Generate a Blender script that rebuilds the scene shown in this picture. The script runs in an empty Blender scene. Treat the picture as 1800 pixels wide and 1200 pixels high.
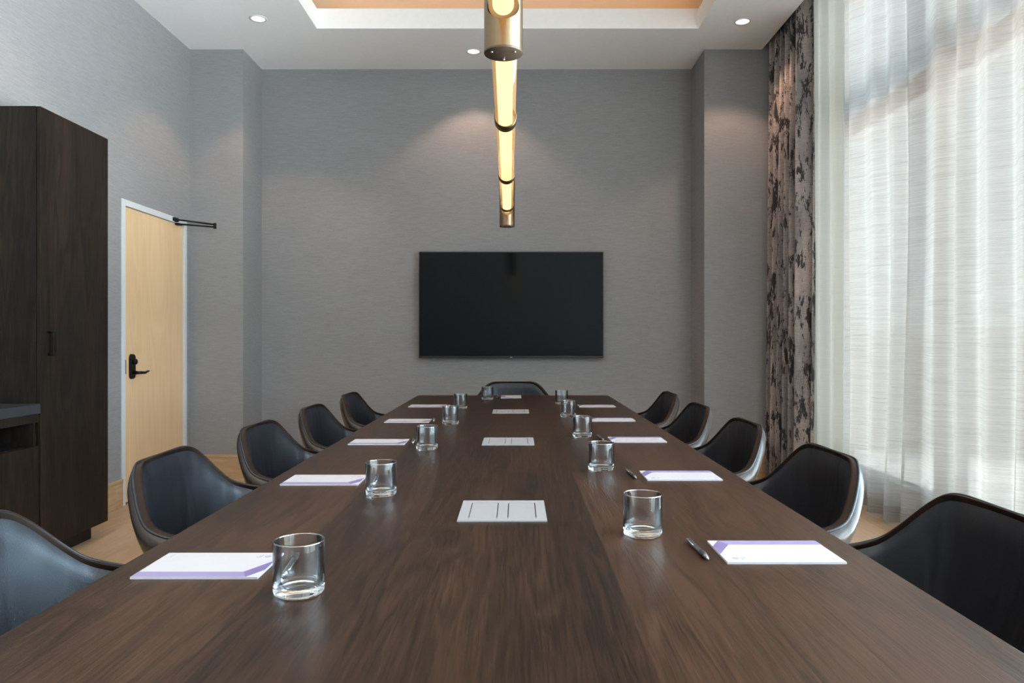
import bpy, bmesh, math, random
from mathutils import Vector, Matrix
random.seed(7)
PI = math.pi
C = bpy.context.scene.collection
sc = bpy.context.scene

# ------------------------------------------------------------------ camera, world, exposure
CAM_H = 1.187
cam = bpy.data.cameras.new('camera'); cam.lens = 25.6; cam.sensor_width = 36.0
cam.shift_x = -8/1800; cam.shift_y = -5/1800; cam.clip_start = 0.02
co = bpy.data.objects.new('camera', cam); C.objects.link(co)
co.location = (0, 0, CAM_H); co.rotation_euler = (PI/2, 0, 0)
sc.camera = co
sc.view_settings.view_transform = 'Standard'; sc.view_settings.look = 'None'
sc.view_settings.gamma = 1.0; sc.view_settings.exposure = 1.08
sc.view_settings.use_curve_mapping = False
sc.cycles.use_denoising = True
sc.cycles.max_bounces = 14; sc.cycles.diffuse_bounces = 7; sc.cycles.glossy_bounces = 5
sc.cycles.transmission_bounces = 12; sc.cycles.transparent_max_bounces = 24
sc.cycles.sample_clamp_indirect = 6.0; sc.cycles.blur_glossy = 0.5

SKY = 9.5
w = bpy.data.worlds.new('overcast_sky'); sc.world = w; w.use_nodes = True
nt = w.node_tree; nt.nodes.clear()
tc = nt.nodes.new('ShaderNodeTexCoord'); sp = nt.nodes.new('ShaderNodeSeparateXYZ')
rp = nt.nodes.new('ShaderNodeValToRGB'); mr = nt.nodes.new('ShaderNodeMapRange')
bg = nt.nodes.new('ShaderNodeBackground'); ow = nt.nodes.new('ShaderNodeOutputWorld')
nt.links.new(tc.outputs['Generated'], sp.inputs[0]); nt.links.new(sp.outputs['Z'], mr.inputs['Value'])
mr.inputs['From Min'].default_value = -0.6; mr.inputs['From Max'].default_value = 0.9
nt.links.new(mr.outputs[0], rp.inputs[0]); nt.links.new(rp.outputs[0], bg.inputs[0])
e = rp.color_ramp.elements
e[0].position = 0.0; e[0].color = (2.0, 2.15, 2.3, 1)
e[1].position = 1.0; e[1].color = (0.50, 0.74, 1.0, 1)
x = e.new(0.300); x.color = (1.8, 1.95, 2.05, 1)
x = e.new(0.312); x.color = (0.40, 0.46, 0.44, 1)
x = e.new(0.400); x.color = (0.44, 0.50, 0.49, 1)
x = e.new(0.412); x.color = (0.72, 0.88, 1.0, 1)
bg.inputs[1].default_value = SKY
nt.links.new(bg.outputs[0], ow.inputs[0])

def lamp(name, kind, loc, energy, color, **kw):
    l = bpy.data.lights.new(name, kind); l.energy = energy; l.color = color
    rot = kw.pop('rot', (0, 0, 0))
    for k, v in kw.items(): setattr(l, k, v)
    o = bpy.data.objects.new(name, l); C.objects.link(o); o.location = loc; o.rotation_euler = rot
    return o
# portal over the window opening guides sampling of the sky (it emits nothing itself)
po = lamp('window_portal', 'AREA', (2.76, 1.5, 1.95), 1.0, (1, 1, 1), shape='RECTANGLE', size=3.8, size_y=9.2, rot=(0, PI/2, 0))
po.data.cycles.is_portal = True
# warm strips of the ceiling cove, lying on its ledge
TX0, TX1, TY0, TY1 = -1.593, 1.452, -0.6, 5.81      # tray opening
CE = 3.66                                            # ceiling height
WARM = (1.0, 0.52, 0.18)
COVE = .7
for nm, loc, sx, sy in (('cove_strip', ((TX0+TX1)/2, TY1+0.12, CE+0.20), TX1-TX0, 0.03),
                        ('cove_strip', ((TX0+TX1)/2, TY0-0.12, CE+0.20), TX1-TX0, 0.03),
                        ('cove_strip', (TX0-0.12, (TY0+TY1)/2, CE+0.20), 0.03, TY1-TY0),
                        ('cove_strip', (TX1+0.12, (TY0+TY1)/2, CE+0.20), 0.03, TY1-TY0)):
    lamp(nm, 'AREA', loc, COVE*max(sx, sy), WARM, shape='RECTANGLE', size=sx, size_y=sy, rot=(PI, 0, 0))
DOWN = 15.0
DOWN_AT = [(-1.997, 5.63), (1.763, 5.68), (-0.37, 6.27), (-1.997, 3.75), (1.763, 3.75),
           (-1.997, 1.85), (1.763, 1.85), (-1.997, -0.1), (1.763, -0.1)]

# ------------------------------------------------------------------ materials
def mat(name):
    m = bpy.data.materials.new(name); m.use_nodes = True
    return m, m.node_tree, m.node_tree.nodes['Principled BSDF']
def N(nt, t, **kw):
    n = nt.nodes.new(t)
    for k, v in kw.items(): setattr(n, k, v)
    return n
def coords(nt, scale, loc=(0, 0, 0)):
    t = N(nt, 'ShaderNodeTexCoord'); m = N(nt, 'ShaderNodeMapping')
    nt.links.new(t.outputs['Object'], m.inputs[0]); m.inputs['Scale'].default_value = scale
    m.inputs['Location'].default_value = loc
    return m.outputs[0]
def noise(nt, vec, scale=1, detail=4, rough=.5, dist=0):
    n = N(nt, 'ShaderNodeTexNoise'); nt.links.new(vec, n.inputs['Vector'])
    n.inputs['Scale'].default_value = scale; n.inputs['Detail'].default_value = detail
    n.inputs['Roughness'].default_value = rough; n.inputs['Distortion'].default_value = dist
    return n.outputs[0]
def ramp(nt, val, stops):
    r = N(nt, 'ShaderNodeValToRGB'); nt.links.new(val, r.inputs[0]); el = r.color_ramp.elements
    el[0].position, el[0].color = stops[0][0], (*stops[0][1], 1)
    el[1].position, el[1].color = stops[-1][0], (*stops[-1][1], 1)
    for p, c in stops[1:-1]: q = el.new(p); q.color = (*c, 1)
    return r.outputs[0]
def mth(nt, op, a, b=None):
    n = N(nt, 'ShaderNodeMath', operation=op)
    for i, v in enumerate((a, b)):
        if v is None: continue
        if isinstance(v, (int, float)): n.inputs[i].default_value = v
        else: nt.links.new(v, n.inputs[i])
    return n.outputs[0]
def mixc(nt, f, a, b, mode='MIX'):
    n = N(nt, 'ShaderNodeMix', data_type='RGBA', blend_type=mode)
    for i, v in ((0, f), (6, a), (7, b)):
        if isinstance(v, (int, float)): n.inputs[i].default_value = v
        elif isinstance(v, tuple): n.inputs[i].default_value = (*v, 1)
        else: nt.links.new(v, n.inputs[i])
    return n.outputs[2]
def bump(nt, b, h, strength=.2, dist=.002):
    n = N(nt, 'ShaderNodeBump'); n.inputs['Strength'].default_value = strength
    n.inputs['Distance'].default_value = dist
    nt.links.new(h, n.inputs['Height']); nt.links.new(n.outputs[0], b.inputs['Normal'])
def plain(name, col, rough=.5, metal=0, spec=.5, coat=0):
    m, nt, b = mat(name)
    # a slight procedural mottling keeps the surface from being perfectly flat
    n = noise(nt, coords(nt, (1, 1, 1)), 30, 3)
    c = ramp(nt, n, [(0.3, tuple(v*.985 for v in col)), (0.7, tuple(min(1, v*1.01) for v in col))])
    nt.links.new(c, b.inputs['Base Color'])
    b.inputs['Roughness'].default_value = rough; b.inputs['Metallic'].default_value = metal
    b.inputs['Specular IOR Level'].default_value = spec; b.inputs['Coat Weight'].default_value = coat
    return m
def emis(name, col, strength):
    m, nt, b = mat(name); nt.nodes.remove(b)
    e = N(nt, 'ShaderNodeEmission'); e.inputs[0].default_value = (*col, 1); e.inputs[1].default_value = strength
    nt.links.new(e.outputs[0], nt.nodes['Material Output'].inputs[0]); return m

def wallcover(name, c0, c1):
    m, nt, b = mat(name)
    n1 = noise(nt, coords(nt, (9, 9, 260)), 1, 5, .6)
    n2 = noise(nt, coords(nt, (60, 60, 500)), 1, 2, .6)
    n3 = noise(nt, coords(nt, (1, 1, 3)), 1.5, 3, .5)
    a = mth(nt, 'ADD', mth(nt, 'MULTIPLY', n1, .6), mth(nt, 'MULTIPLY', n2, .4))
    c = ramp(nt, a, [(0.30, c0), (0.70, c1)])
    c = mixc(nt, .10, c, ramp(nt, n3, [(.3, c0), (.7, c1)]))
    nt.links.new(c, b.inputs['Base Color']); b.inputs['Roughness'].default_value = .72
    b.inputs['Specular IOR Level'].default_value = .35
    bump(nt, b, a, .5, .0015)
    return m
def wood(name, axis, board, cols, rough, joint=2.4, gscale=1.0, spec=.5, vary=.35, fibre=.35, bumpk=.15, across=None):
    """cols = dark, mid, light; axis = grain direction; boards are laid side by side across it"""
    m, nt, b = mat(name)
    t = N(nt, 'ShaderNodeTexCoord'); s = N(nt, 'ShaderNodeSeparateXYZ'); nt.links.new(t.outputs['Object'], s.inputs[0])
    L = s.outputs[axis]; W = s.outputs[across or {'Y': 'X', 'Z': 'Y', 'X': 'Y'}[axis]]
    other = [a for a in 'XYZ' if a not in (axis, across or {'Y': 'X', 'Z': 'Y', 'X': 'Y'}[axis])][0]
    T = s.outputs[other]
    bid = mth(nt, 'FLOOR', mth(nt, 'DIVIDE', W, board))
    wn = N(nt, 'ShaderNodeTexWhiteNoise', noise_dimensions='1D'); nt.links.new(bid, wn.inputs['W'])
    lid = mth(nt, 'FLOOR', mth(nt, 'DIVIDE', mth(nt, 'ADD', L, mth(nt, 'MULTIPLY', wn.outputs[0], 7.3)), joint))
    wn2 = N(nt, 'ShaderNodeTexWhiteNoise', noise_dimensions='2D')
    cb = N(nt, 'ShaderNodeCombineXYZ'); nt.links.new(bid, cb.inputs[0]); nt.links.new(lid, cb.inputs[1])
    nt.links.new(cb.outputs[0], wn2.inputs['Vector']); R = wn2.outputs[0]
    cv = N(nt, 'ShaderNodeCombineXYZ')
    nt.links.new(mth(nt, 'ADD', mth(nt, 'MULTIPLY', W, 7*gscale), mth(nt, 'MULTIPLY', R, 31)), cv.inputs[0])
    nt.links.new(mth(nt, 'ADD', mth(nt, 'MULTIPLY', L, .75*gscale), mth(nt, 'MULTIPLY', R, 17)), cv.inputs[1])
    nt.links.new(mth(nt, 'MULTIPLY', T, 7*gscale), cv.inputs[2])
    n1 = noise(nt, cv.outputs[0], 1, 3, .5, .35)
    rings = mth(nt, 'SINE', mth(nt, 'MULTIPLY', n1, 60))
    cv2 = N(nt, 'ShaderNodeCombineXYZ')
    nt.links.new(mth(nt, 'MULTIPLY', W, 260), cv2.inputs[0])
    nt.links.new(mth(nt, 'ADD', mth(nt, 'MULTIPLY', L, 9), mth(nt, 'MULTIPLY', R, 5)), cv2.inputs[1])
    nt.links.new(mth(nt, 'MULTIPLY', T, 260), cv2.inputs[2])
    n2 = noise(nt, cv2.outputs[0], 1, 3, .6)
    v = mth(nt, 'ADD', mth(nt, 'MULTIPLY', rings, .08), mth(nt, 'MULTIPLY', n1, .50))
    v = mth(nt, 'ADD', v, mth(nt, 'MULTIPLY', mth(nt, 'SUBTRACT', n2, .5), fibre))
    v = mth(nt, 'ADD', v, mth(nt, 'MULTIPLY', mth(nt, 'SUBTRACT', R, .5), vary))
    v = mth(nt, 'ADD', v, .24)
    c = ramp(nt, v, [(.22, cols[0]), (.5, cols[1]), (.82, cols[2])])
    # hairline gaps between boards
    fr = mth(nt, 'FRACT', mth(nt, 'DIVIDE', W, board))
    gap = mth(nt, 'LESS_THAN', fr, .0022/board)
    c = mixc(nt, mth(nt, 'MULTIPLY', gap, .35), c, cols[0])
    nt.links.new(c, b.inputs['Base Color'])
    b.inputs['Specular IOR Level'].default_value = spec
    rr = mth(nt, 'ADD', mth(nt, 'MULTIPLY', n2, .12), rough-.06); nt.links.new(rr, b.inputs['Roughness'])
    bump(nt, b, mth(nt, 'ADD', n2, mth(nt, 'MULTIPLY', rings, .15)), bumpk, .0008)
    return m

M = {}
M['wall'] = wallcover('grey_wallcovering', (.190, .187, .193), (.322, .316, .323))
M['white'] = plain('ceiling_paint', (.88, .88, .89), .85, spec=.2)
M['tray_glow_tint'] = plain('tray_glow_tint', (.50, .44, .37), .85, spec=.2)  # the cove's warm, softer light is put into this upper tray colour
M['frame_white'] = plain('door_frame_paint', (.60, .61, .635), .45)
M['oak'] = wood('oak_floorboards', 'Y', .19, ((.38, .255, .145), (.47, .325, .195), (.55, .40, .255)), .42, 2.1, fibre=.22, vary=.42)
M['oak_trim'] = wood('oak_baseboard', 'Y', 5, ((.34, .20, .10), (.47, .31, .175), (.56, .39, .24)), .4, 3.1, across='Z', fibre=.25, vary=.2)
M['oak_trim_x'] = wood('oak_baseboard_cross', 'X', 5, ((.34, .20, .10), (.47, .31, .175), (.56, .39, .24)), .4, 3.1, across='Z', fibre=.25, vary=.2)
M['maple'] = wood('maple_veneer', 'Z', 3, ((.66, .44, .245), (.72, .50, .29), (.78, .56, .34)), .45, 9, .6, fibre=.22, vary=0, bumpk=.05)
M['walnut'] = wood('walnut_tabletop', 'Y', .205, ((.0085, .0038, .0020), (.025, .0112, .0058), (.052, .0235, .0115)), .40, 3.3, 1.5, spec=.26, vary=.36, fibre=.8, bumpk=.5)
M['darkwood'] = wood('dark_stained_oak', 'Z', .62, ((.006, .0042, .003), (.014, .010, .0075), (.034, .020, .013)), .45, 5, 1.2, spec=.22, vary=.0, fibre=.75, bumpk=.3)
M['counter'] = plain('charcoal_countertop', (.030, .033, .038), .32)
M['black'] = plain('black_plastic', (.012, .012, .013), .4)
M['blackmetal'] = plain('black_metal', (.014, .014, .015), .35, .6)
M['screen'] = plain('screen_glass', (.004, .0045, .005), .10, spec=.2)
M['plate'] = plain('satin_aluminium_plate', (.36, .35, .355), .45, .25)
M['brass'] = plain('satin_brass', (.25, .172, .10), .30, 1)
M['bronze'] = plain('bronze_ring', (.17, .115, .06), .35, 1)
M['brass_dark'] = plain('bronze_disc', (.10, .07, .05), .45, .5)
M['steel'] = plain('brushed_steel', (.55, .55, .56), .3, 1)
M['paper'] = plain('white_paper', (.455, .425, .435), .6)
M['lilac'] = plain('lilac_print', (.235, .19, .33), .6)
M['violet'] = plain('violet_print', (.15, .11, .24), .6)
M['ink'] = plain('grey_ink', (.30, .28, .38), .6)
M['pen'] = plain('gunmetal_pen', (.22, .22, .23), .28, .9)
M['pen_dark'] = plain('black_rubber_grip', (.03, .03, .03), .5)
M['trimring'] = plain('downlight_ring', (.72, .72, .74), .4)
M['led'] = emis('downlight_lamp', (1.0, .88, .80), 1.4)
M['tube_core'] = emis('glowing_tube', (1.0, .74, .44), 1.3)
M['liner'] = None

def leather(name, c0, c1, rough):
    m, nt, b = mat(name)
    n1 = noise(nt, coords(nt, (1, 1, 1)), 6, 5, .6, .3)
    n2 = noise(nt, coords(nt, (1, 1, 1)), 420, 2, .5)
    n3 = noise(nt, coords(nt, (8, 8, 2.6)), 1, 2, .4, .8)
    nt.links.new(ramp(nt, n1, [(.35, c0), (.72, c1)]), b.inputs['Base Color'])
    b.inputs['Roughness'].default_value = rough; b.inputs['Specular IOR Level'].default_value = .22 if 'brown' in name else .6
    h = mth(nt, 'ADD', mth(nt, 'MULTIPLY', n2, .05), mth(nt, 'MULTIPLY', n3, 1.0))
    bump(nt, b, h, .6, .012); b.inputs['Specular Tint'].default_value = (.84, .92, 1, 1) if 'black' in name else (1, .93, .88, 1)  # blue of the window light is put into the black leather's highlights
    return m
M['leather'] = leather('black_leather', (.006, .006, .009), (.011, .010, .012), .40)
M['leather_brown'] = leather('worn_brown_leather', (.006, .004, .0035), (.024, .011, .0065), .42)
M['leather_shell'] = leather('shell_leather', (.010, .0075, .006), (.026, .015, .010), .32)

def glassmat(name, col=(1, 1, 1), ior=1.5, rough=0):
    m, nt, b = mat(name); nt.nodes.remove(b)
    g = N(nt, 'ShaderNodeBsdfGlass'); g.inputs['Color'].default_value = (*col, 1)
    g.inputs['IOR'].default_value = ior; g.inputs['Roughness'].default_value = rough
    nt.links.new(g.outputs[0], nt.nodes['Material Output'].inputs[0]); return m
M['glass'] = glassmat('drinking_glass', (1, 1, 1))
def thin(name, tint, fac=.08, rough=.02):
    m, nt, b = mat(name); nt.nodes.remove(b)
    t = N(nt, 'ShaderNodeBsdfTransparent'); t.inputs[0].default_value = (*tint, 1)
    g = N(nt, 'ShaderNodeBsdfGlossy'); g.inputs['Roughness'].default_value = rough
    lw = N(nt, 'ShaderNodeLayerWeight'); lw.inputs[0].default_value = .25
    mx = N(nt, 'ShaderNodeMixShader')
    nt.links.new(mth(nt, 'ADD', mth(nt, 'MULTIPLY', lw.outputs['Fresnel'], .8), fac), mx.inputs[0])
    nt.links.new(t.outputs[0], mx.inputs[1]); nt.links.new(g.outputs[0], mx.inputs[2])
    nt.links.new(mx.outputs[0], nt.nodes['Material Output'].inputs[0]); return m
def ambermat():
    m, nt, b = mat('smoked_amber_glass'); nt.nodes.remove(b)
    t = N(nt, 'ShaderNodeBsdfTransparent'); t.inputs[0].default_value = (.86, .74, .58, 1)
    g = N(nt, 'ShaderNodeBsdfGlossy'); g.inputs['Roughness'].default_value = .05
    tl = N(nt, 'ShaderNodeBsdfTranslucent'); tl.inputs[0].default_value = (.80, .56, .34, 1)
    m0 = N(nt, 'ShaderNodeMixShader'); m0.inputs[0].default_value = .22
    nt.links.new(t.outputs[0], m0.inputs[1]); nt.links.new(tl.outputs[0], m0.inputs[2])
    lw = N(nt, 'ShaderNodeLayerWeight'); lw.inputs[0].default_value = .2
    mx = N(nt, 'ShaderNodeMixShader')
    nt.links.new(mth(nt, 'ADD', mth(nt, 'MULTIPLY', lw.outputs['Fresnel'], .25), .03), mx.inputs[0])
    nt.links.new(m0.outputs[0], mx.inputs[1]); nt.links.new(g.outputs[0], mx.inputs[2])
    nt.links.new(mx.outputs[0], nt.nodes['Material Output'].inputs[0]); return m
M['amber'] = ambermat()
M['glass_wall'] = thin('drinking_glass_wall', (.985, .99, .99), .025, .0)
M['glass_rim'] = thin('drinking_glass_rim', (.9, .92, .93), .35, .1)
M['pane_tint'] = thin('sheer_dimming_pane', (.50, .505, .495), .02)  # tint added to hold down the daylight behind the visible sheers
M['pane'] = thin('bare_daylight_pane', (.93, .96, .95), .02)  # unseen panes left clear and uncurtained to add daylight to the room

def cloth(name, c0, c1, transp, transl, slub=True):
    m, nt, b = mat(name); nt.nodes.remove(b)
    n1 = noise(nt, coords(nt, (3, 3, 300)), 1, 6, .7)
    n2 = noise(nt, coords(nt, (30, 30, 900)), 1, 3, .7)
    a = mth(nt, 'ADD', mth(nt, 'MULTIPLY', n1, .7), mth(nt, 'MULTIPLY', n2, .3))
    c = ramp(nt, a, [(.36, c0), (.56, c1)])
    d = N(nt, 'ShaderNodeBsdfDiffuse'); t = N(nt, 'ShaderNodeBsdfTranslucent'); p = N(nt, 'ShaderNodeBsdfTransparent')
    nt.links.new(c, d.inputs[0]); nt.links.new(c, t.inputs[0])
    m1 = N(nt, 'ShaderNodeMixShader'); m1.inputs[0].default_value = transl
    nt.links.new(d.outputs[0], m1.inputs[1]); nt.links.new(t.outputs[0], m1.inputs[2])
    m2 = N(nt, 'ShaderNodeMixShader')
    if transp > 0:
        nt.links.new(mth(nt, 'MULTIPLY', ramp(nt, a, [(.38, (.35, .35, .35)), (.60, (1, 1, 1))]), transp), m2.inputs[0])
    else: m2.inputs[0].default_value = 0
    nt.links.new(m1.outputs[0], m2.inputs[1]); nt.links.new(p.outputs[0], m2.inputs[2])
    nt.links.new(m2.outputs[0], nt.nodes['Material Output'].inputs[0]); return m
M['sheer'] = cloth('slubbed_sheer', (.275, .250, .228), (.45, .408, .375), .17, .6)
M['hem'] = cloth('sheer_hem', (.24, .22, .21), (.36, .335, .32), .02, .35)
M['liner'] = cloth('drape_lining', (.70, .71, .66), (.77, .78, .73), .0, .7)
def drape_mat():
    m, nt, b = mat('distressed_velvet')
    n1 = noise(nt, coords(nt, (19, 19, 5.0)), 1, 9, .74, .25)
    n2 = noise(nt, coords(nt, (40, 40, 16), (3, 1, 5)), 1, 6, .75)
    n3 = noise(nt, coords(nt, (20, 20, 330)), 1, 3, .6)
    base = ramp(nt, n3, [(.3, (.22, .185, .175)), (.7, (.46, .385, .355))])
    g = ramp(nt, noise(nt, coords(nt, (6, 6, 1.5), (7, 2, 1)), 1, 4, .6), [(.42, (0, 0, 0)), (.6, (1, 1, 1))])
    base = mixc(nt, mth(nt, 'MULTIPLY', g, .55), base, (.075, .082, .10))
    f = ramp(nt, n1, [(.455, (1, 1, 1)), (.475, (0, 0, 0))])
    f2 = ramp(nt, n2, [(.36, (1, 1, 1)), (.385, (0, 0, 0))])
    f = mth(nt, 'MAXIMUM', f, f2)
    c = mixc(nt, f, base, (.014, .013, .018))
    nt.links.new(c, b.inputs['Base Color']); b.inputs['Roughness'].default_value = .7
    b.inputs['Sheen Weight'].default_value = .15
    return m
M['drape'] = drape_mat()

# ------------------------------------------------------------------ mesh helpers
def box(bm, x0, x1, y0, y1, z0, z1, bev=0, mi=0, seg=2):
    r = bmesh.ops.create_cube(bm, size=1)
    for v in r['verts']:
        v.co = Vector(((x0+x1)/2+v.co.x*(x1-x0), (y0+y1)/2+v.co.y*(y1-y0), (z0+z1)/2+v.co.z*(z1-z0)))
    fs = set(f for v in r['verts'] for f in v.link_faces)
    if mi:
        for f in fs: f.material_index = mi
    if bev:
        es = list(set(e for v in r['verts'] for e in v.link_edges))
        bmesh.ops.bevel(bm, geom=es, offset=bev, segments=seg, affect='EDGES', profile=.5)
def lathe(bm, prof, seg=48, c=(0, 0, 0), closed=False, axis='Z', mi=0):
    rings = []
    for r, z in prof:
        if r < 1e-6: rings.append([bm.verts.new((0, 0, z))]); continue
        rings.append([bm.verts.new((r*math.cos(2*PI*k/seg), r*math.sin(2*PI*k/seg), z)) for k in range(seg)])
    vs = [v for r in rings for v in r]
    pairs = list(zip(rings[:-1], rings[1:])) + ([(rings[-1], rings[0])] if closed else [])
    for a, b in pairs:
        for k in range(seg):
            k2 = (k+1) % seg
            q = [a[k % len(a)], a[k2 % len(a)], b[k2 % len(b)], b[k % len(b)]]
            u = []
            for v in q:
                if v not in u: u.append(v)
            if len(u) > 2:
                f = bm.faces.new(u); f.material_index = mi; f.smooth = True
    for v in vs:
        if axis == 'Y': v.co = Vector((v.co.x, v.co.z, v.co.y))
        if axis == 'X': v.co = Vector((v.co.z, v.co.y, v.co.x))
        v.co += Vector(c)
    return vs
def tube(bm, pts, r, seg=10, caps=True, mi=0):
    pts = [Vector(p) for p in pts]; rr = r if isinstance(r, (list, tuple)) else [r]*len(pts)
    rings = []; up = None
    for i, p in enumerate(pts):
        d = (pts[min(i+1, len(pts)-1)]-pts[max(i-1, 0)]).normalized()
        if up is None:
            up = Vector((0, 0, 1)) if abs(d.z) < .9 else Vector((1, 0, 0))
        a = (up - d*up.dot(d)).normalized(); b = d.cross(a); up = a
        rings.append([bm.verts.new(p+(a*math.cos(2*PI*k/seg)+b*math.sin(2*PI*k/seg))*rr[i]) for k in range(seg)])
    for a, b in zip(rings[:-1], rings[1:]):
        for k in range(seg):
            f = bm.faces.new((a[k], a[(k+1) % seg], b[(k+1) % seg], b[k])); f.smooth = True; f.material_index = mi
    if caps:
        bm.faces.new(rings[0][::-1]).material_index = mi; bm.faces.new(rings[-1]).material_index = mi
def grid(bm, P, smooth=True, mi=0, closed_u=False):
    V = [[bm.verts.new(p) for p in row] for row in P]
    for i in range(len(V)-1 + (1 if closed_u else 0)):
        a, b = V[i], V[(i+1) % len(V)]
        for j in range(len(a)-1):
            try:
                f = bm.faces.new((a[j], b[j], b[j+1], a[j+1])); f.smooth = smooth; f.material_index = mi
            except ValueError: pass
    return V
def prism(bm, poly, z0, z1, mi=0):
    a = [bm.verts.new((x, y, z0)) for x, y in poly]; b = [bm.verts.new((x, y, z1)) for x, y in poly]
    n = len(poly)
    fs = [bm.faces.new(a[::-1]), bm.faces.new(b)] + [bm.faces.new((a[k], a[(k+1) % n], b[(k+1) % n], b[k])) for k in range(n)]
    for f in fs: f.material_index = mi
def obj(name, bm, mats, parent=None, norm=True):
    if norm: bmesh.ops.recalc_face_normals(bm, faces=bm.faces[:])
    me = bpy.data.meshes.new(name); bm.to_mesh(me); bm.free()
    for m in (mats if isinstance(mats, (list, tuple)) else [mats]): me.materials.append(M[m])
    o = bpy.data.objects.new(name, me); C.objects.link(o)
    if parent: o.parent = parent
    return o
def bx(name, mats, parent, *b, bev=0):
    bm = bmesh.new()
    for q in b: box(bm, *q, bev=bev)
    return obj(name, bm, mats, parent)
def thing(name, label, cat, loc=(0, 0, 0), rz=0, group=None):
    o = bpy.data.objects.new(name, None); C.objects.link(o); o.empty_display_size = .1
    o.location = loc; o.rotation_euler = (0, 0, rz)
    if label: o['label'] = label
    if cat: o['category'] = cat
    if group: o['group'] = group
    return o
def struct(o): o['kind'] = 'structure'; return o
def dup(root, loc, rz, label):
    r = root.copy(); C.objects.link(r); r.location = loc; r.rotation_euler = (0, 0, rz); r['label'] = label
    for ch in root.children:
        c = ch.copy(); C.objects.link(c); c.parent = r
        for g in ch.children:
            d = g.copy(); C.objects.link(d); d.parent = c
    return r

# ------------------------------------------------------------------ room shell
XL, XR, YB, YF = -2.795, 2.58, 6.69, -3.2
PKT = 2.10; PK_H = CE+.22
DY0, DY1, DH = 5.148, 6.158, 2.18     # door opening in the left wall incl. frame
struct(bx('floor', 'oak', None, (XL-.2, XR+.2, YF-.2, YB+.2, -.1, 0)))
struct(bx('wall_left', 'wall', None, (XL-.15, XL, YF, DY0, 0, CE+.05), (XL-.15, XL, DY1, YB, 0, CE+.05), (XL-.15, XL, DY0, DY1, DH, CE+.05)))
struct(bx('wall_back', 'wall', None, (XL-.15, XR+.15, YB, YB+.15, 0, CE+.05)))
struct(bx('wall_pillar_left', 'wall', None, (XL, -2.34, 6.23, YB, 0, CE)))
struct(bx('wall_pillar_right', 'wall', None, (1.606, XR, 6.23, YB, 0, CE+.3)))
struct(bx('wall_front', 'wall', None, (XL-.15, XR+.2, YF-.15, YF, 0, CE+.3)))
# ceiling with tray, cove ledge and curtain pocket
bm = bmesh.new(); T = .16
box(bm, XL-.1, TX0, YF, YB+.1, CE, CE+T); box(bm, TX1, PKT, YF, YB+.1, CE, CE+T)
box(bm, TX0, TX1, TY1, YB+.1, CE, CE+T); box(bm, TX0, TX1, YF, TY0, CE, CE+T)
R = .27; UH = CE+.46
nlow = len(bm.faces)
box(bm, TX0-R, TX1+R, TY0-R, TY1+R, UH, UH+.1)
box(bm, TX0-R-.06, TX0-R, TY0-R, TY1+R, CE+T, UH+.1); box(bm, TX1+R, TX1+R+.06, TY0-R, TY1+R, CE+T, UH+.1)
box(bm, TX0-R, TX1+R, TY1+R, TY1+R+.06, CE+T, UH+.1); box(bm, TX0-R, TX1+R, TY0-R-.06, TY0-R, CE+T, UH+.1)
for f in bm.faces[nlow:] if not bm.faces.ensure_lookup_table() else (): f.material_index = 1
box(bm, PKT-.03, PKT, YF, 6.23, CE+T, PK_H+.05); box(bm, PKT, XR+.15, YF, 6.23, PK_H, PK_H+.1)
struct(obj('ceiling', bm, ['white', 'tray_glow_tint']))
# window wall
WY0, WY1, WZ0, WZ1 = -3.0, 6.05, .10, PK_H
struct(bx('wall_right', 'white', None, (XR, XR+.2, YF, WY0, 0, PK_H+.1), (XR, XR+.2, WY1, 6.3, 0, PK_H+.1),
          (XR, XR+.2, WY0, WY1, 0, WZ0)))
win = struct(thing('window_1', None, None, (0, 0, 0)))
bm = bmesh.new()
FX0, FX1 = XR, XR+.12
muls = [5.97, 4.43, 2.86, 1.29, -.28, -1.61, -2.93]
for y in muls: box(bm, FX0, FX1, y-.075, y+.075, WZ0, WZ1)
box(bm, FX0, FX1, WY0, WY1, WZ0, WZ0+.1); box(bm, FX0, FX1, WY0, WY1, WZ1-.12, WZ1)
box(bm, FX0, FX1, WY0, WY1, 2.74, 2.885)
obj('window_frame', bm, 'frame_white', win)
for a, b_ in zip(muls[1:], muls[:-1]):
    bx('pane', 'pane_tint' if b_ > 3 else 'pane', win, (FX0+.055, FX0+.062, a+.075, b_-.075, WZ0+.1, WZ1-.12))

# baseboards
BH = .195
def base(name, m, *b):
    bm = bmesh.new()
    for q in b:
        box(bm, *q, 0, BH-.022, bev=.001, seg=1)
        x0, x1, y0, y1 = q
        dx = .005 if x1-x0 < y1-y0 else 0; dy = 0 if dx else .005
        box(bm, x0-dx, x1+dx, y0-dy, y1+dy, BH-.022, BH, bev=.003)
    return struct(obj(name, bm, m))
base('baseboard_left', 'oak_trim', (XL, XL+.014, 4.39, DY0, ), (XL, XL+.014, DY1, 6.23))
base('baseboard_pillar_left', 'oak_trim_x', (XL+.014, -2.34, 6.216, 6.23))
base('baseboard_pillar_left_side', 'oak_trim', (-2.34, -2.326, 6.216, YB-.014))
base('baseboard_back', 'oak_trim_x', (-2.34, 1.606, YB-.014, YB))
base('baseboard_pillar_right', 'oak_trim_x', (1.606, XR, 6.216, 6.23))
base('baseboard_pillar_right_side', 'oak_trim', (1.592, 1.606, 6.216, YB-.014))

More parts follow.
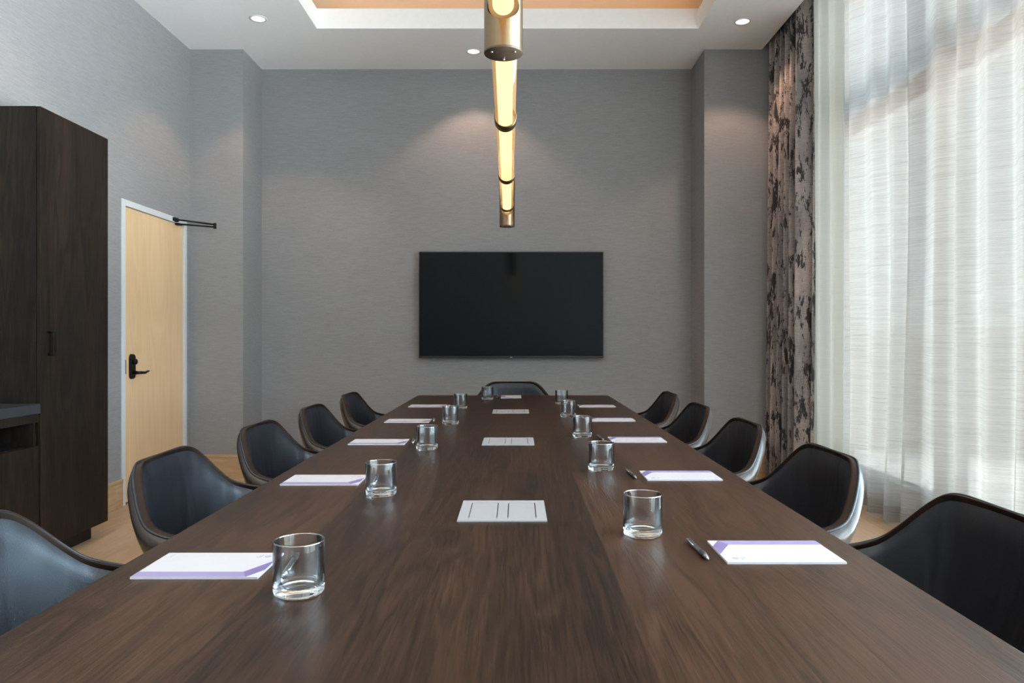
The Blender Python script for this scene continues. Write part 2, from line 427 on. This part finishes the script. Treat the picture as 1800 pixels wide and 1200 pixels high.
# door
d = struct(thing('door_1', None, None, (0, 0, 0)))
bx('door_frame', 'frame_white', d, (XL-.12, XL+.008, DY0, DY0+.045, 0, DH), (XL-.12, XL+.008, DY1-.045, DY1, 0, DH), (XL-.12, XL+.008, DY0+.045, DY1-.045, DH-.045, DH), bev=.002)
lf = bx('door_leaf', 'maple', d, (XL-.05, XL-.004, DY0+.049, DY1-.049, .012, DH-.049), bev=.0015)
bx('door_backing', 'black', d, (XL-.11, XL-.09, DY0+.045, DY1-.045, 0, DH-.045))
lock = bmesh.new()
hy, hz = 5.288, .985
for s in range(1):
    P = []
    n = 28; ow, oh = .033, .092
    pl = []
    for k in range(n):
        a = 2*PI*k/n; cx = math.cos(a); sx = math.sin(a)
        yy = ow*cx; zz = ow*sx + (oh-ow if sx > 0 else -(oh-ow))
        pl.append((yy, zz))
    A = [lock.verts.new((XL-.004, hy+p[0], hz+p[1])) for p in pl]
    B = [lock.verts.new((XL+.014, hy+p[0]*.95, hz+p[1]*.97)) for p in pl]
    lock.faces.new(A); lock.faces.new(B)
    for k in range(n): lock.faces.new((A[k], A[(k+1) % n], B[(k+1) % n], B[k]))
lathe(lock, [(0, .0), (.02, 0), (.02, .022), (.017, .025), (0, .025)], 24, (XL+.012, hy, hz+.035), axis='X')
pl_ = obj('lock_plate', lock, 'blackmetal', d)
bm = bmesh.new()
tube(bm, [(XL+.012, hy, hz-.045), (XL+.055, hy, hz-.045), (XL+.062, hy+.02, hz-.045), (XL+.064, hy+.07, hz-.048), (XL+.060, hy+.11, hz-.040), (XL+.058, hy+.135, hz-.038)], [.014, .011, .011, .010, .008, .006], 12)
obj('door_handle', bm, 'blackmetal', d)
bx('latch_strike', 'blackmetal', d, (XL-.03, XL+.0095, DY0+.040, DY0+.047, hz-.05, hz+.05))
bm = bmesh.new()   # door closer arms
p1 = (XL+.02, 5.94, 2.158); p2 = (XL+.245, 6.155, 2.150); p3 = (XL+.02, 5.99, 2.128)
tube(bm, [p1, p2], .007, 8); tube(bm, [(p2[0], p2[1], p2[2]-.02), p3], .007, 8)
lathe(bm, [(0, -.035), (.013, -.035), (.013, .012), (0, .012)], 16, p2)
lathe(bm, [(0, -.02), (.016, -.02), (.016, .012), (0, .012)], 16, p1)
box(bm, XL-.004, XL+.03, 5.90, 5.97, 2.143, 2.172, bev=.003)
box(bm, XL-.006, XL+.03, 5.965, 6.02, 2.118, 2.136, bev=.003)
obj('closer_arm', bm, 'blackmetal', d)

# ------------------------------------------------------------------ downlights
def downlight(xy, label):
    t = thing('downlight', label, 'ceiling light', (xy[0], xy[1], CE), 0, 'recessed downlights in the ceiling')
    bm = bmesh.new()
    lathe(bm, [(.050, .001), (.051, -.004), (.066, -.003), (.067, 0), (.067, .004), (.05, .006)], 40, closed=True)
    obj('trim_ring', bm, 'trimring', t)
    bm = bmesh.new()
    lathe(bm, [(0, -.0015), (.030, -.0020), (.052, -.001), (.052, .001), (0, .001)], 32)
    obj('lens', bm, 'led', t)
    l = lamp('downlight_beam', 'SPOT', (xy[0], xy[1], CE-.02), DOWN, (1.0, .66, .47), spot_size=math.radians(104), spot_blend=.35, shadow_soft_size=.03)
    return t
lab = {0: 'small round recessed downlight above the door corner, left of the tray',
       1: 'small round recessed downlight near the patterned drape, right of the tray',
       2: 'small round recessed downlight close to the back wall, just left of the pendant'}
for i, xy in enumerate(DOWN_AT[:3]): downlight(xy, lab[i])
for xy in DOWN_AT[3:]:   # same lamps nearer than the picture shows
    downlight(xy, 'round recessed downlight in the white ceiling, nearer than the picture frame reaches')

# ------------------------------------------------------------------ pendant
pd = thing('linear_pendant_lamp', 'long horizontal glowing glass tube pendant with upright brass cylinders over the table', 'pendant lamp', (0, 0, 0))
PH = CAM_H+.845
def axx(y): return -.034 + (y-1.88)*(-.028/2.9)
y_n, y_f = 1.88, 4.78
cyl = []
for yc in (y_n, y_f, -1.0):
    xc = axx(yc)
    bm = bmesh.new()
    z0, z1 = CAM_H+.735, CAM_H+1.04
    # upright cylinder with a round opening where the tube enters (camera side)
    seg = 96; rad = .050; hole = .0405
    rows = 60
    ths = [2*PI*k/seg for k in range(seg)]
    zs = [z0+(z1-z0)*k/rows for k in range(rows+1)]
    def pos(th, z, r=rad): return Vector((xc+r*math.sin(th), yc-r*math.cos(th), z))
    V = [[bm.verts.new(pos(th, z)) for th in ths] for z in zs]
    for j in range(rows):
        for k in range(seg):
            k2 = (k+1) % seg
            thm = ths[k]+PI/seg; zm = (zs[j]+zs[j+1])/2
            sx = rad*math.sin(thm); front = math.cos(thm) > 0
            if front and math.hypot(sx, zm-PH) < hole: continue
            f = bm.faces.new((V[j][k], V[j][k2], V[j+1][k2], V[j+1][k])); f.smooth = True
    # snap hole boundary to the circle
    for row in V:
        for v in row:
            if not v.link_faces: bm.verts.remove(v); continue
            be = [e for e in v.link_edges if e.is_boundary]
            if be and z0+.001 < v.co.z < z1-.001:
                dx = v.co.x-xc; dz = v.co.z-PH; q = math.hypot(dx, dz)
                if q > 1e-5:
                    nx = dx/q*hole; nz = dz/q*hole
                    v.co = Vector((xc+nx, yc-math.sqrt(max(rad**2-nx**2, 0)), PH+nz))
    c1 = bm.verts.new((xc, yc, z1)); top = [v for v in V[-1]]
    for k in range(seg): bm.faces.new((top[k], top[(k+1) % seg], c1))
    co_ = obj('brass_cylinder', bm, 'brass', pd, norm=False)
    bm = bmesh.new()
    lathe(bm, [(0, z0-.001), (.0492, z0-.001), (.0502, z0+.001), (.0502, z0+.004), (.049, z0+.006), (0, z0+.006)], 64, (xc, yc, 0))
    dk = obj('end_disc', bm, 'brass_dark', co_)
    for a in (90, 210, 330):
        bm = bmesh.new(); lathe(bm, [(0, -.003), (.003, -.0025), (.0035, 0), (0, 0)], 12, (xc+.034*math.cos(math.radians(a)), yc+.034*math.sin(math.radians(a)), z0-.001))
        obj('screw', bm, 'steel', co_)
    bm = bmesh.new()
    lathe(bm, [(0, z1), (.006, z1), (.006, UH), (0, UH)], 16, (xc, yc, 0))
    obj('suspension_rod', bm, 'brass', pd)
    bm = bmesh.new()
    lathe(bm, [(0, UH-.03), (.06, UH-.03), (.062, UH-.026), (.062, UH), (0, UH)], 40, (xc, yc, 0))
    obj('ceiling_canopy', bm, 'brass', pd)
def seg_tube(name, m, ya, yb, r, ri=None):
    bm = bmesh.new(); n = 48; rows = []
    L = [(r, ya), (r, yb)] + ([(ri, yb), (ri, ya)] if ri else [])
    prof = [(rr, yy) for rr, yy in L]
    rings = []
    for rr, yy in prof:
        rings.append([bm.verts.new((axx(yy)+rr*math.cos(2*PI*k/n), yy, PH+rr*math.sin(2*PI*k/n))) for k in range(n)])
    prs = list(zip(rings[:-1], rings[1:])) + ([(rings[-1], rings[0])] if ri else [])
    for a, b in prs:
        for k in range(n):
            f = bm.faces.new((a[k], a[(k+1) % n], b[(k+1) % n], b[k])); f.smooth = True
    if not ri:
        bm.faces.new(rings[0]); bm.faces.new(rings[-1])
    return obj(name, bm, m, pd)
for ya, yb in ((y_n+.052, y_f-.035), (-.95, y_n-.035)):
    seg_tube('glass_tube', 'amber', ya, yb, .0385)
    seg_tube('light_core', 'tube_core', ya+.003, yb-.002, .027)
for yr in (2.80, 3.76, 4.60, y_n+.07, .92, -.05):
    seg_tube('brass_ring', 'bronze', yr-.034, yr+.034, .0425, .0388)

# ------------------------------------------------------------------ television
TVY = 6.61
tv = thing('television', 'large black wall-mounted flat screen television on the grey back wall', 'television', (-.049, TVY, 1.011))
W2, H = .839, .966
bx('bezel', 'black', tv, (-W2, W2, .004, .045, 0, H), bev=.004)
bx('screen', 'screen', tv, (-W2+.008, W2-.008, .0, .006, .020, H-.008), bev=.001)
bx('wall_bracket', 'black', tv, (-.35, .35, .045, YB-TVY-.0005, .25, .7))
bx('sensor_badge', 'steel', tv, (-.010, .010, -.001, .004, .004, .010))

# ------------------------------------------------------------------ curtains
def lerp_keys(keys, x):
    for (a, va), (b_, vb) in zip(keys[:-1], keys[1:]):
        if x <= b_: return va+(vb-va)*max(0, (x-a))/(b_-a)
    return keys[-1][1]
# sheer: pleats of uneven width
ys = []; y = 5.72; rnd = random.Random(5)
knots = []
k = 0
while y > 2.9:
    wdt = rnd.uniform(.13, .22) if k % 2 else rnd.uniform(.05, .10)
    knots.append((y, (1 if k % 2 else -1)*rnd.uniform(.032, .062))); y -= wdt; k += 1
def fold(y, h):
    for (a, va), (b_, vb) in zip(knots[:-1], knots[1:]):
        if y >= b_:
            t = (a-y)/(a-b_)
            t = .5*t+.5*t*t*(3-2*t)
            return va+(vb-va)*t
    return 0
bm = bmesh.new(); P = []
ny = 900; y0s, y1s = 5.70, 3.00; nz = 14
sheer_bot = .02; HEM = .10
def sheer_pt(i, zf):
    yy = y0s+(y1s-y0s)*i/ny
    z = sheer_bot+HEM+(PK_H-.03-sheer_bot-HEM)*zf
    amp = 1.0-.35*zf
    sway = .02*math.sin(yy*2.3+z*.9)*(1-zf) + .012*math.sin(yy*5.1+z*1.7)*(1-zf)
    return Vector((2.42+fold(yy+.04*math.sin(z*1.1+yy*1.3)*(1-zf), z)*amp+sway, yy, z))
grid(bm, [[sheer_pt(i, j/nz) for j in range(nz+1)] for i in range(ny+1)])
sh = thing('sheer_curtain', 'floor-length white slubbed sheer curtain hanging in pleats across the window', 'curtain', (0, 0, 0))
obj('sheer_fabric', bm, 'sheer', sh, norm=False)
bm = bmesh.new()
def hp(i, t):
    p = sheer_pt(i, 0); return Vector((p.x-.001, p.y, sheer_bot+HEM*t+.001))
grid(bm, [[hp(i, j/2) for j in range(3)] for i in range(ny+1)])
obj('hem', bm, 'hem', sh, norm=False)
bx('curtain_track', 'frame_white', sh, (2.395, 2.445, -2.9, 5.75, PK_H-.03, PK_H))

dr = thing('patterned_drape', 'dark distressed charcoal and taupe drape gathered beside the right pillar', 'curtain', (0, 0, 0))
def strip(name, m, path, z0, z1, parent, thick=.004, n=400, nz=10, wob=.01):
    # path(s) -> (x, y, amp); s in 0..1
    bm = bmesh.new()
    G = []
    for i in range(n+1):
        row = []
        for j in range(nz+1):
            zf = j/nz; z = z0+(z1-z0)*zf
            q = path(i/n, zf); row.append(Vector((q[0], q[1], z)))
        G.append(row)
    grid(bm, G)
    o = obj(name, bm, m, parent, norm=False)
    if thick: md = o.modifiers.new('thickness', 'SOLIDIFY'); md.thickness = thick; md.offset = 0
    return o
def dpath(s, zf):
    yy = 6.17 - .74*s + .012*math.sin(s*40+zf*2)*(1-zf)
    gather = 1 - .25*zf
    ph = s*2*PI*6.5 + .5*math.sin(s*9+zf)
    x = 2.195 + .085*gather*math.sin(ph) + .012*math.sin(ph*2+1) - .03*(1-zf)*(.5+.5*math.sin(s*5))
    return (x, yy)
strip('drape_fabric', 'drape', dpath, .02, PK_H-.03, dr, .005)
def lpath(s, zf):
    yy = 5.44+.0*s + (-.20)*s + .02*math.sin(s*6)
    x = 2.215 + .135*s + .022*math.sin(s*13+zf*2)*(1-.4*zf) + .012*math.sin(s*29+zf)
    return (x, yy)
strip('drape_lining', 'liner', lpath, .02, PK_H-.03, dr, 0, 90)
bx('curtain_track', 'frame_white', dr, (2.18, 2.23, 5.3, 6.2, PK_H-.03, PK_H))

# ------------------------------------------------------------------ cabinets
CX = -2.46
t = thing('tall_cabinet', 'tall dark stained wood cabinet standing against the left wall beside the door', 'cabinet', (0, 0, 0))
ya, yb = 3.762, 4.385; TH = 2.389
bx('body', 'darkwood', t, (XL+.004, CX-.024, ya, yb, .09, TH), bev=.001)
dd = bx('cabinet_door', 'darkwood', t, (CX-.021, CX, ya+.001, yb, .092, TH-.001), bev=.0015)
bm = bmesh.new()
hz = 1.187-0.02
def zz(py): return CAM_H+(595-py)*3.80/1280
tube(bm, [(CX, 3.825, zz(583)), (CX+.028, 3.825, zz(583))], .006, 8); tube(bm, [(CX, 3.825, zz(623)), (CX+.028, 3.825, zz(623))], .006, 8)
box(bm, CX+.026, CX+.036, 3.814, 3.836, zz(625), zz(581), bev=.002)
obj('handle', bm, 'blackmetal', dd)
bx('toe_kick', 'darkwood', t, (XL+.004, CX-.07, ya+.01, yb-.055, 0, .09))
t = thing('base_cabinet', 'low dark wood cabinet with open niche below the counter, left edge', 'cabinet', (0, 0, 0))
y1c = 1.7
bx('body', 'darkwood', t, (XL+.004, CX-.04, y1c, ya-.002, .09, .630), (XL+.004, CX-.004, y1c, ya-.004, .757, .80), 
   (XL+.02, CX-.006, 3.716, 3.728, .63, .757), (XL+.004, CX-.012, y1c, y1c+.018, .63, .757), (XL+.02, CX-.006, 2.65, 2.668, .63, .757))
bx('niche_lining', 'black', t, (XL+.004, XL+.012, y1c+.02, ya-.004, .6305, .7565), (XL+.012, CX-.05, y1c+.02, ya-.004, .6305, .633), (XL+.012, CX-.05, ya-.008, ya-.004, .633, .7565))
for a, b_ in ((3.15, ya-.006), (2.55, 3.146), (1.95, 2.546), (y1c+.001, 1.946)):
    bx('cabinet_door', 'darkwood', t, (CX-.036, CX-.004, a, b_, .092, .634), bev=.0015)
bx('toe_kick', 'darkwood', t, (XL+.004, CX-.08, y1c, ya-.004, 0, .09))
ct = bx('countertop', 'counter', None, (XL+.004, CX+.002, y1c-.01, ya-.002, .801, .851), bev=.002)
ct['label'] = 'charcoal countertop slab lying on the low cabinet at the left edge'; ct['category'] = 'countertop'

# ------------------------------------------------------------------ conference table
TZ = CAM_H-.43; TC = -.027
tb = thing('conference_table', 'long dark walnut conference table running down the middle of the room', 'table', (TC, 0, 0))
bm = bmesh.new(); box(bm, -.7215, .7215, -.22, 5.53, TZ-.035, TZ, bev=.0015)
obj('tabletop', bm, 'walnut', tb)
for yy in (.7, 2.65, 4.6):
    bx('pedestal', 'walnut', tb, (-.24, .24, yy-.35, yy+.35, .02, TZ-.035), bev=.004)
    bx('pedestal_foot', 'black', tb, (-.22, .22, yy-.33, yy+.33, 0, .02))

# power boxes
def power_box(y, label):
    t = thing('power_outlet_box', label, 'power box', (-.034, y, TZ), 0, 'flush power boxes along the table centre')
    w, dp = .106, .107
    bm = bmesh.new()
    hx0, hx1, hy = .012, .082, .078      # lid openings
    z0, z1 = .0002, .003
    box(bm, -w, w, -dp, -hy, z0, z1); box(bm, -w, w, hy, dp, z0, z1)
    box(bm, -w, -hx1, -hy, hy, z0, z1); box(bm, hx1, w, -hy, hy, z0, z1); box(bm, -hx0, hx0, -hy, hy, z0, z1)
    obj('cover_plate', bm, 'plate', t)
    bx('socket_recess', 'black', t, (-hx1, hx1, -hy, hy, .0002, .0006))
    for s in (-1, 1):
        a, b_ = (hx0+.0025, hx1-.0025) if s > 0 else (-hx1+.0025, -hx0-.0025)
        bx('lid', 'plate', t, (a, b_, -hy+.0008, hy-.0008, .0007, .0028))
    return t
p = power_box(1.816, 'satin silver power box flush in the tabletop, nearest of the three')
for yy, l in ((3.04, 'satin silver power box flush in the tabletop, middle of the three'), (4.29, 'satin silver power box flush in the tabletop, farthest of the three')):
    dup(p, (-.034, yy, TZ), 0, l)

# notepads
def uv(u, v, L=.228, Wd=.148): return (u*L-L/2, v*Wd-Wd/2)
def notepad(label, loc, rz):
    t = thing('notepad', label, 'notepad', loc, rz, 'white notepads at the seats')
    bm = bmesh.new(); box(bm, -.114, .114, -.074, .074, .0002, .0042)
    for v in bm.verts:
        if v.co.z > .003: v.co.x *= .9985; v.co.y *= .9985
    obj('paper_block', bm, 'paper', t)
    bm = bmesh.new(); z0, z1 = .0042, .00445
    e = .0008
    prism(bm, [uv(.004, .01), uv(.905, .01), uv(.842, .20), uv(.004, .20)], z0, z1, 0)
    prism(bm, [uv(.905, .01), uv(.996, .28), uv(.996, .65), uv(.842, .20)], z0, z1, 1)
    # ring-of-petals emblem and small lines of print
    cx, cy = uv(.90, .83)
    for k in range(6):
        a = k*PI/3; px, py = cx+.0042*math.cos(a), cy+.0042*math.sin(a)
        prism(bm, [(px+.0028*math.cos(a+q*PI/3), py+.0028*math.sin(a+q*PI/3)) for q in range(6)], z0, z1, 2)
    for k, ln in enumerate((.022, .017, .010)):
        x0 = cx-.0125-k*.0035
        for q in range(int(ln/.0022)):
            prism(bm, [(x0, cy-.008+q*.0022), (x0+.0013, cy-.008+q*.0022), (x0+.0013, cy-.0067+q*.0022), (x0, cy-.0067+q*.0022)], z0, z1, 2)
    x0, y0_ = uv(.07, .80)
    for q in range(10):
        prism(bm, [(x0, y0_+q*.0021), (x0+.001, y0_+q*.0021), (x0+.001, y0_+.0012+q*.0021), (x0, y0_+.0012+q*.0021)], z0, z1, 2)
    obj('cover_print', bm, ['lilac', 'violet', 'ink'], t)
    return t
seat = ['nearest', 'second', 'third', 'fourth', 'farthest']
padsL = [(-.577, 1.375), (-.579, 2.205), (-.569, 3.017), (-.563, 3.795), (-.565, 4.635)]
padsR = [(.516, 1.462), (.510, 2.276), (.509, 3.086), (.504, 3.85), (.508, 4.63)]
pad0 = None
for side, rows, rz in (('left, door side', padsL, 0), ('right, window side', padsR, PI)):
    for i, (x, y) in enumerate(rows):
        l = 'white notepad with lilac band on the table, %s along the %s' % (seat[i], side)
        if pad0 is None: pad0 = notepad(l, (x, y, TZ), rz)
        else: dup(pad0, (x, y, TZ), rz, l)
dup(pad0, (-.040, 5.365, TZ), -PI/2, 'white notepad lying at the far head of the table before the end chair')

# pens
def pen(label, loc, rz):
    t = thing('pen', label, 'pen', loc, rz, 'silver ballpoint pens at the seats')
    r = .0055
    bm = bmesh.new()   # along +y from tip (-.07) to button (.07)
    lathe(bm, [(0, -.058), (.0036, -.058), (.0048, -.045), (.0056, -.030), (.0050, -.010), (.0052, .02), (.0053, .055), (.0048, .062), (0, .062)], 20, (0, 0, r+.0004), axis='Y')
    obj('barrel', bm, 'pen', t)
    bm = bmesh.new(); lathe(bm, [(0, -.070), (.0008, -.070), (.0028, -.060), (.0036, -.0581), (0, -.0581)], 16, (0, 0, r+.0004), axis='Y')
    obj('tip', bm, 'steel', t)
    bm = bmesh.new(); lathe(bm, [(0, .0621), (.0026, .0621), (.0026, .069), (.002, .071), (0, .071)], 16, (0, 0, r+.0004), axis='Y')
    obj('push_button', bm, 'steel', t)
    bm = bmesh.new(); tube(bm, [(-.004, .056, r+.004), (-.0075, .054, r+.006), (-.0085, .035, r+.007), (-.0080, .018, r+.006), (-.0055, .014, r+.004)], .0013, 8)
    obj('clip', bm, 'steel', t)
    bm = bmesh.new(); lathe(bm, [(.0052, -.044), (.0058, -.043), (.0060, -.036), (.0058, -.022), (.0054, -.020)], 20, (0, 0, r+.0004), axis='Y')
    obj('grip', bm, 'pen_dark', t)
    return t
pen0 = None
pl = [(-.425, 1.375), (-.425, 2.20), (-.430, 3.035), (-.435, 3.825), (-.43, 4.62)]
pr = [(.366, 1.470), (.361, 2.285), (.361, 3.12), (.361, 3.90), (.361, 4.66)]
for side, rows, rz in (('left, door side', pl, PI+.10), ('right, window side', pr, .05)):
    for i, (x, y) in enumerate(rows):
        l = 'gunmetal ballpoint pen beside the notepad, %s along the %s' % (seat[i], side)
        if pen0 is None: pen0 = pen(l, (x, y, TZ), rz)
        else: dup(pen0, (x, y, TZ), rz, l)
dup(pen0, (-.136, 5.33, TZ), -.1, 'gunmetal ballpoint pen beside the notepad at the far head of the table')

# drinking glasses
def tumbler(label, loc):
    bm = bmesh.new()
    lathe(bm, [(0, .0012), (.030, .0010), (.038, .0003), (.0412, .0030), (.0424, .008), (.0425, .017), (.0425, .03), (.0425, .0885), (.0420, .0902), (.0413, .0902),
               (.0408, .0885), (.0407, .030), (.0402, .022), (.0375, .0172), (.0300, .0152), (.015, .0145), (0, .0143)], 72)
    for f in bm.faces:
        zc = sum(v.co.z for v in f.verts)/len(f.verts)
        if zc > .0195: f.material_index = 1
        if zc > .0886: f.material_index = 2
    o = obj('drinking_glass', bm, ['glass', 'glass_wall', 'glass_rim'], None); o.location = loc
    o['label'] = label; o['category'] = 'glass'; o['group'] = 'clear rocks glasses on the table'
    return o
gl = [(-.368, 1.232), (-.374, 2.01), (-.349, 2.837), (-.332, 3.66), (-.345, 4.48)]
gr = [(.277, 1.60), (.277, 2.385), (.288, 3.19), (.284, 4.00), (.296, 4.79)]
g0 = None
for side, rows in (('left, door side', gl), ('right, window side', gr)):
    for i, (x, y) in enumerate(rows):
        l = 'clear empty rocks glass on the table, %s along the %s' % (seat[i], side)
        if g0 is None: g0 = tumbler(l, (x, y, TZ+.0003))
        else: dup(g0, (x, y, TZ+.0003), 0, l)
dup(g0, (-.205, 5.14, TZ+.0003), 0, 'clear empty rocks glass left of the pad at the far head of the table')

# ------------------------------------------------------------------ chairs: local +x = facing, y = across, z up
RK = [  # half rim: (f, s, h)
    (-.018, 0, .838), (-.014, .08, .838), (-.006, .145, .836), (.004, .180, .825), (.018, .212, .800), (.036, .240, .768),
    (.058, .268, .732), (.085, .292, .700), (.118, .306, .683), (.165, .312, .672), (.24, .312, .660), (.33, .304, .646), (.40, .290, .628), (.43, .276, .600)]
def catmull(K, n):
    out = []
    for i in range(len(K)-1):
        p0, p1, p2, p3 = (Vector(K[max(i-1, 0)]), Vector(K[i]), Vector(K[i+1]), Vector(K[min(i+2, len(K)-1)]))
        for k in range(n):
            t = k/n
            out.append(.5*((2*p1)+(p2-p0)*t+(2*p0-5*p1+4*p2-p3)*t*t+(3*p1-p0-3*p2+p3)*t**3))
    out.append(Vector(K[-1])); return out
half = catmull(RK, 5)
rim = [Vector((p.x, -p.y, p.z)) for p in half[:0:-1]] + half
nr = len(rim); mid = nr//2
def seat_curve(i, w, f0, f1, h, pw=2.6):
    u = (i-mid)/mid; a = u*PI/2     # superellipse U
    s = w*math.copysign(abs(math.sin(a))**(2/pw), a); f = f1-(f1-f0)*(abs(math.cos(a))**(2/pw))
    return Vector((f, s, h))
def outward(i):
    a, b_ = rim[max(i-1, 0)], rim[min(i+1, nr-1)]
    tg = (b_-a).normalized(); c = Vector((.33, 0, .62))
    o = rim[i]-c; o -= tg*o.dot(tg); o.z *= .35
    return o.normalized()
def rimw(i):
    t = min(1, abs(rim[i].y)/.24); return .012+.020*t*t*(3-2*t)
BACKN = next(i for i, p in enumerate(half) if p.x > .135)   # seam between backrest and arm
def inner(i, v):   # v 0 rim .. 1 seat
    a = rim[i]; o = outward(i); s = seat_curve(i, .235, .075, .46, .45)
    p = a.lerp(s, v)
    bul = math.sin(PI*min(v*1.05, 1))*.026
    p += Vector((o.x, o.y, 0))*bul
    p.x += .0
    return p
def outer(i, v):
    a = rim[i]+outward(i)*rimw(i)*(.62+.48*math.sin(PI/2*min(1, v/.10))); s = seat_curve(i, .185, .13, .44, .37)
    p = a.lerp(s, v)
    o = outward(i)
    p += Vector((o.x, o.y, 0))*(math.sin(PI*v**.8)*.045)
    return p
def puff(v, i, lo, hi):
    e = min(1, min(i-lo, hi-i)/3.0); f = min(1, v/.10)
    return .010*(1-(1-e)**2)*(1-(1-f)**2)
def pad_piece(name, lo, hi, m, parent, v0, puffed):
    bm = bmesh.new(); G = []
    for i in range(lo, hi+1):
        row = []
        vs0 = (.016+.018*min(1, abs(rim[i].y)/.25)**2) if puffed else 0
        for j in range(19):
            v = vs0+(1-vs0)*j/18; p = inner(i, v)
            o = outward(i)
            if puffed: p -= Vector((o.x, o.y, 0))*puff((v-vs0), i, lo, hi)
            row.append(p)
        G.append(row)
    grid(bm, G)
    return obj(name, bm, m, parent, norm=False)
def make_chair(label):
    t = thing('conference_chair', label, 'chair', (0, 0, 0), 0, 'dark leather shell chairs around the table')
    lo, hi = mid-BACKN, mid+BACKN
    b = pad_piece('backrest', lo, hi, 'leather', t, .055, True)
    for a_, b_ in ((0, lo), (hi, nr-1)): pad_piece('armrest', a_, b_, 'leather_brown', t, .0, False)
    # rolled edge from the inner pad over the rim to the piping
    bm = bmesh.new(); G = []
    for i in range(nr):
        o = outward(i); a = rim[i]; row = []
        q0 = inner(i, .018+.018*min(1, abs(rim[i].y)/.25)**2); 
        for k in range(9):
            s = k/8
            if s < .5: p = q0.lerp(a, s*2)
            else: p = a + o*rimw(i)*.62*((s-.5)*2)
            up = Vector((0, 0, 1)) if True else o
            p = p + (Vector((-o.x, -o.y, 0))*.4+Vector((0, 0, .9)))*.006*math.sin(PI*s)
            row.append(p)
        G.append(row)
    grid(bm, G); obj('rolled_edge', bm, 'leather_brown', t, norm=False)
    bm = bmesh.new(); tube(bm, [rim[i]+outward(i)*rimw(i)*.64 for i in range(nr)], .0040, 8); obj('piping', bm, 'leather', t)
    bm = bmesh.new(); grid(bm, [[outer(i, (j/24)**1.6) for j in range(25)] for i in range(nr)])
    # close underneath
    bot = [outer(i, 1) for i in range(nr)]
    c = Vector((.36, 0, .355)); V = [bm.verts.new(p) for p in bot]; cv = bm.verts.new(c)
    for k in range(nr-1): bm.faces.new((V[k], V[k+1], cv)).smooth = True
    bm.faces.new((V[-1], V[0], cv))
    # front ends of the arms
    for i in (0, nr-1):
        A = [inner(i, j/16) for j in range(17)]; B = [outer(i, j/16) for j in range(17)]
        grid(bm, [A, B])
    bmesh.ops.remove_doubles(bm, verts=bm.verts[:], dist=.0004)
    obj('outer_shell', bm, 'leather_shell', t)
    bm = bmesh.new(); box(bm, .075, .50, -.232, .232, .37, .455, bev=.035, seg=4)
    for f in bm.faces: f.smooth = True
    obj('seat', bm, 'leather', t)
    bm = bmesh.new(); lathe(bm, [(0, .08), (.035, .08), (.03, .12), (.024, .14), (.024, .345), (.07, .352), (.07, .372), (0, .372)], 24, (.30, 0, 0))
    obj('pedestal', bm, 'blackmetal', t)
    for k in range(4):
        a = PI/4+k*PI/2; bm = bmesh.new()
        cx, cy = math.cos(a), math.sin(a)
        tube(bm, [(.30+.02*cx, .02*cy, .10), (.30+.16*cx, .16*cy, .075), (.30+.285*cx, .285*cy, .022)], [.020, .016, .011], 12)
        lathe(bm, [(0, 0), (.016, 0), (.016, .012), (.010, .020), (0, .020)], 16, (.30+.285*cx, .285*cy, 0))
        obj('leg', bm, 'blackmetal', t)
    return t
chL = [(-1.035, 1.31), (-1.045, 2.19), (-1.035, 2.95), (-1.035, 3.72), (-1.04, 4.58)]
chR = [(.965, 1.47), (.955, 2.25), (.95, 3.04), (.945, 3.80), (.965, 4.63)]
cr = random.Random(3); ch0 = None
rotL = [0, .03, 0, 0, 0]; rotR = [0, 0, 0, 0, 0]
for side, rows, rz, ro in (('left, door side', chL, 0, rotL), ('right, window side', chR, PI, rotR)):
    for i, (x, y) in enumerate(rows):
        l = 'dark leather shell chair with rolled arms, %s along the %s of the table' % (seat[i], side)
        if ch0 is None: ch0 = make_chair(l); ch0.location = (x, y, 0); ch0.rotation_euler.z = rz+ro[i]
        else: dup(ch0, (x, y, 0), rz+ro[i], l)
dup(ch0, (-.028, 5.81, 0), -PI/2, 'dark leather shell chair at the far head of the table below the television')
